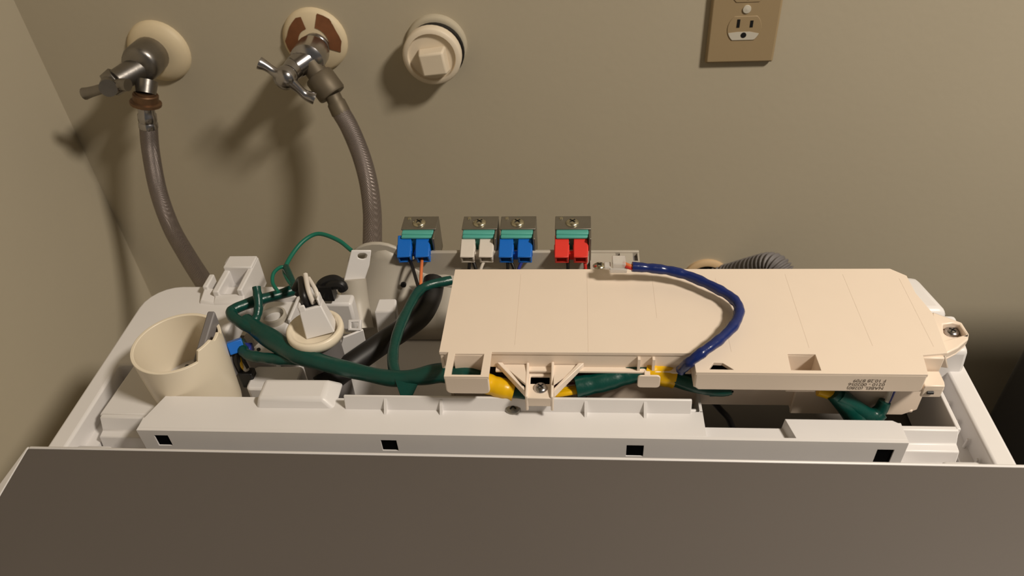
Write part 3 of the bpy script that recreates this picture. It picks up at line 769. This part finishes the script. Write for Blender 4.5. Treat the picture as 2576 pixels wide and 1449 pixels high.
# black rubber tube
MB().tube(path((1092, 706, 6), (1082, 752, 2), (1058, 794, 0), (1012, 830, 0), (960, 864, 0), (905, 902, 0), (855, 938, -2), (805, 975, -6)), 9.6, seg=18).build('rubber_tube', 'black_rubber',
    label='thick black rubber tube curving down under the green harness', cat='tube', angle=70)
# thin black cable hanging in the dark pocket
MB().tube([at(1796, 1012, z=4), at(1812, 1030, z=-4), at(1832, 1052, z=-14), at(1846, 1085, z=-30)], 2.4, seg=10).build('power_lead', 'black_wire', label='thin black cable hanging into the dark pocket behind the white beam', cat='cable', angle=70)

# ================================================================== TAPS ON THE WALL
def tap(W, label, escu_r, rusty):
    t = thing('water_tap', (W.x, WY, W.z-30), label, 'tap')
    return t
ND = Vector((0, -1, 0))
# left tap
W1 = Vector((-409, WY, 116))
t1 = tap(W1, 'tarnished chrome washer tap with its handle pointing sideways, beside the corner', 33, False)
MB().lathe([(34.5, 0), (34, 3), (31, 7), (24, 10), (17, 11.5)], W1, ND, 36).build('escutcheon', 'escutcheon_paint', t1, angle=60, label='cream painted wall rosette')
MB().lathe([(16, 8), (16.5, 14), (19.5, 16), (20, 40), (18.5, 45), (15, 47.5), (0.5, 48)], W1+Vector((-2,0,3)), ND, 24).build('tap_body', 'worn_chrome', t1, angle=50)
e1 = at(345, 165, y=398); e2 = at(290, 205, y=385); e3 = at(252, 222, y=378)
k = MB(); k.cyl(W1+Vector((-4,-36,-2)), e2, 14, 11.5, 18); k.cyl(e2-(e2-e1).normalized()*4, e2+(e2-e1).normalized()*8, 14, 13.0, 8)
k.build('bonnet', 'worn_chrome', t1, bevel=0.6, angle=45)
h1, h2 = at(212, 236, y=372), at(322, 214, y=372)
k = MB().tube([h1, at(230, 231, y=372), at(268, 220, y=372), at(300, 212, y=374), h2], lambda s: 6.4 - 1.4*math.sin(min(1, s*1.1)*3.14), seg=12)
k.cyl(at(283, 208, y=386), at(272, 222, y=366), 11, 9, 16)
k.build('handle', 'worn_chrome', t1, angle=60)
o0 = Vector((-406, 402, 104)); o1 = at(366, 236, y=393); o2 = at(367, 268, y=391); 
MB().cyl(o0, o1, 11, 10.5, 18).build('outlet', 'worn_chrome', t1, angle=50)
d1 = (o2-o1).normalized()
MB().lathe([(10, -2), (10, 5)], o1, d1, 20).build('outlet_thread', 'brass', t1, angle=40)
hose1 = thing('braided_hose', at(520, 715, y=225), 'grey braided water hose hanging from the tarnished corner tap', 'hose')
MB().lathe([(12, -4), (13.0, -3), (13.0, 4), (16, 5), (16, 8), (8.5, 9.5)], o1+d1*4, d1, 18).build('hose_nut', 'brass', hose1, angle=40)
f0 = o1+d1*15; f1 = at(374, 320, y=389)
fd = (f1-f0).normalized(); fl_ = (f1-f0).length
MB().lathe([(8.5, 0), (8.5, fl_*.3), (9.6, fl_*.36), (9.6, fl_*.66), (8.8, fl_*.72), (9.9, fl_*.8), (9.9, fl_)], f0, fd, 20).build('ferrule', 'chrome', hose1, angle=40)
MB().tube([f1-fd*2, at(379, 380, y=385), at(398, 480, y=370), at(430, 570, y=340), at(472, 645, y=300), at(512, 708, y=255), at(530, 735, y=232)], 9.4, seg=16).build('braid', 'braided_steel', hose1, angle=70)

# middle tap
W2 = Vector((-231, WY, 124))
t2 = tap(W2, 'bright chrome washer tap with a tee handle on a rust-stained wall rosette', 33, True)
es = MB().lathe([(35, 0), (34.5, 3), (31, 6), (22, 8), (16, 9)], W2, ND, 36).build('escutcheon', 'escutcheon_paint', t2, angle=60, label='cream wall rosette with brown rust patches')
def patch(a0, a1, r0, r1):
    vs_, fs_ = [], []; n = 8
    def hh(r): return 9.3 if r < 17 else (8.4 + (22-r)*0.16 if r < 22 else (6.4 + (31-r)*0.222 if r < 31 else 6.6))
    for i in range(n+1):
        a = math.radians(a0+(a1-a0)*i/n); j = random.uniform(-3.2, 0.6)
        for m_ in range(4):
            r = r0+(r1+j-r0)*m_/3
            for dz in (0.4, -0.6):
                vs_.append((W2.x+r*math.cos(a), WY-hh(r)-dz, W2.z+r*math.sin(a)))
    for i in range(n):
        for m_ in range(3):
            a = i*8+m_*2; b = a+8
            fs_.append((a, b, b+2, a+2)); fs_.append((a+1, a+3, b+3, b+1))
    return MB().add(vs_, fs_)
patch(-24, 72, 17, 32).build('rust_patch', 'rust', es, angle=60)
patch(106, 200, 16, 31).build('rust_patch', 'rust', es, angle=60)
MB().lathe([(15, 4), (15, 12), (14, 13), (14.5, 20), (17.5, 22), (17.5, 46), (13, 50)], W2+Vector((2,0,-4)), ND, 24).build('tap_body', 'chrome', t2, angle=45)
c2 = at(742, 170, y=398); hb = at(718, 196, y=378)
k = MB(); k.cyl(W2+Vector((2,-40,-4)), c2, 13.5, 12, 20); k.cyl(c2, (c2*0.4+hb*0.6), 11, 10, 20); k.cyl(c2*0.5+hb*0.5, hb, 7, 7, 16)
k.build('bonnet', 'chrome', t2, angle=45)
ha, hc_ = at(652, 158, y=374), at(792, 248, y=376)
k = MB().tube([ha, at(668, 166, y=374), at(694, 183, y=374), at(720, 197, y=373), at(745, 218, y=374), at(768, 238, y=375), hc_], lambda s: 6.4 - 1.8*math.sin(s*6.283)**2, seg=12)
k.lathe([(11, -6), (12, 0), (10.5, 6), (5, 9)], at(718, 196, y=376), (hb-c2), 20)
k.build('handle', 'chrome', t2, angle=60)
g0 = W2+Vector((4,-44,-6)); g1 = at(800, 212, y=400); g2 = at(852, 236, y=396)
g1 = at(812, 205, y=404); g2 = at(838, 240, y=398)
MB().cyl(g0, g1, 11, 11, 18).build('outlet', 'dull_brass', t2, angle=45)
hose2 = thing('braided_hose', at(935, 620, y=240), 'shiny braided water hose curving down from the bright tee-handle tap', 'hose')
gd = (g2-g1).normalized()
MB().lathe([(14.2, -8), (15.6, -6), (15.6, 15), (14.5, 17), (8, 17.5)], g1, gd, 16).build('hose_nut', 'dull_brass', hose2, angle=40)
q0 = at(836, 238, y=397); q1 = at(858, 284, y=392); qd = (q1-q0).normalized(); ql = (q1-q0).length
MB().lathe([(8.4, 0), (8.4, ql*.35), (9.8, ql*.45), (10.2, ql)], q0, qd, 18).build('ferrule', 'dull_brass', hose2, angle=40)
MB().tube([q1-qd*2, at(880, 322, y=385), at(908, 390, y=368), at(927, 460, y=345), at(936, 530, y=315), at(937, 590, y=285), at(936, 650, y=255)], 9.8, seg=16).build('braid', 'braided_steel', hose2, angle=70)

# threaded drain plug on the wall
W3 = Vector((-102, WY, 112))
pl = thing('drain_plug', (W3.x, WY, W3.z-35), 'cream screw-in drain plug with a square head on the wall', 'plug')
MB().lathe([(33, 0), (32.4, 4), (31, 6), (28, 6.5)], W3+Vector((2, 0, 3)), ND, 36).build('collar', 'wall_paint', pl, angle=50)
MB().lathe([(29, 3), (29, 16), (31, 17), (31, 25), (29.5, 27), (25.5, 27.5), (24.5, 24), (0.01, 23.5)], W3, ND, 36, closed=False).build('plug_body', 'plug_plastic', pl, angle=50)
Ms = Matrix.Translation(W3+Vector((2, -23, -4))) @ Matrix.Rotation(math.radians(-6), 4, 'Y')
MB().hexa([Ms @ Vector(v) for v in ((-15,0,-14),(15,0,-14),(15,0,14),(-15,0,14))], [Ms @ Vector(v) for v in ((-13,-14,-12),(13,-14,-12),(13,-14,12),(-13,-14,12))]).build('square_head', 'plug_plastic', pl, bevel=2.2, seg=3)
MB().lathe([(30, 7), (30.6, 8), (30.6, 12), (30, 13)], W3+Vector((2.0, 0, -0.5)), ND, 36).build('gap_shade_ring', 'black_rubber', pl, angle=50)  # black ring paints in the shadowed gap between collar and plug

# wall outlet
ox, oz = 219.0, 88.4
ol = thing('wall_outlet', (ox, WY, oz), 'tan duplex power outlet plate on the wall', 'outlet')
scx, scz = ox+0.5, oz+57.0
recs = [[(scx+17*math.cos(math.radians(a)), scz+dz+max(-12.5, min(12.5, 17*math.sin(math.radians(a))))) for a in range(0, 360, 12)] for dz in (-19.5, 19.5)]
MB().plate(rrect(ox-35, oz, ox+35, oz+114, 2.5), WY-6.0, WY, [], axis='y').build('cover_plate', 'outlet_plate', ol, bevel=3.6, seg=2)
for rc, dz in zip(recs, (-19.5, 19.5)):
    o = MB().plate(rc, WY-6.6, WY-5.8, axis='y').build('receptacle', 'outlet_plate', ol, bevel=0.4)
    zz = scz+dz
    for sx, hh in ((-6.6, 8.5), (6.6, 7.0)):
        MB().box(scx+sx-1.5, scx+sx+1.5, WY-6.9, WY-6.3, zz+1, zz+1+hh).build('blade_slot', 'black_plastic', o)
    MB().cyl((scx, WY-6.2, zz-7), (scx, WY-7.0, zz-7), 2.9, seg=16).build('earth_hole', 'black_plastic', o)
    if dz > 0: continue
    low = [(scx+16.2*math.cos(math.radians(a)), zz+max(-12.0, 16.2*math.sin(math.radians(a)))) for a in range(196, 345, 8)]
    MB().plate(low + [(scx+6, zz-3.5), (scx-6, zz-3.5)], WY-6.8, WY-6.5, axis='y').build('worn_face', 'outlet_worn', o)
MB().lathe([(4.2, 0), (4.0, 1.2), (0.01, 1.6)], (scx, WY-5.9, scz), ND, 16, closed=False).build('screw', 'outlet_worn', ol)

# drain opening in the wall and the corrugated hose
D0 = Vector((at(1774, 700, y=WY).x, WY, at(1774, 696, y=WY).z))
dr = thing('drain_opening', (D0.x, WY, D0.z-28), 'cream-rimmed round drain hole low in the wall', 'drain')
MB().lathe([(29, 0), (29, 3), (26, 5.5), (21.5, 5.5), (20.5, 1), (20.5, 0.4)], D0, ND, 32, closed=False).build('rim', 'cream_ring', dr, angle=50)
MB().cyl(D0+Vector((0,-0.2,0)), D0+Vector((0,-1.0,0)), 20.6, seg=28).build('opening', 'black_plastic', dr)
cpts = [D0+Vector((2, -2, -4)), at(1838, 692, y=436), at(1895, 676, y=415), at(1942, 667, y=400), at(1968, 690, y=388), at(1985, 740, y=378), at(1985, 820, y=372)]
L = sum((Vector(cpts[i+1])-Vector(cpts[i])).length for i in range(len(cpts)-1))
MB().tube(cpts, lambda s: 14.2 + 1.7*math.sin(s*L/6.2*6.283), seg=20, per=40).build('drain_hose', 'corrugated_grey', label='grey corrugated drain hose bending out of the wall drain', cat='hose', angle=80)
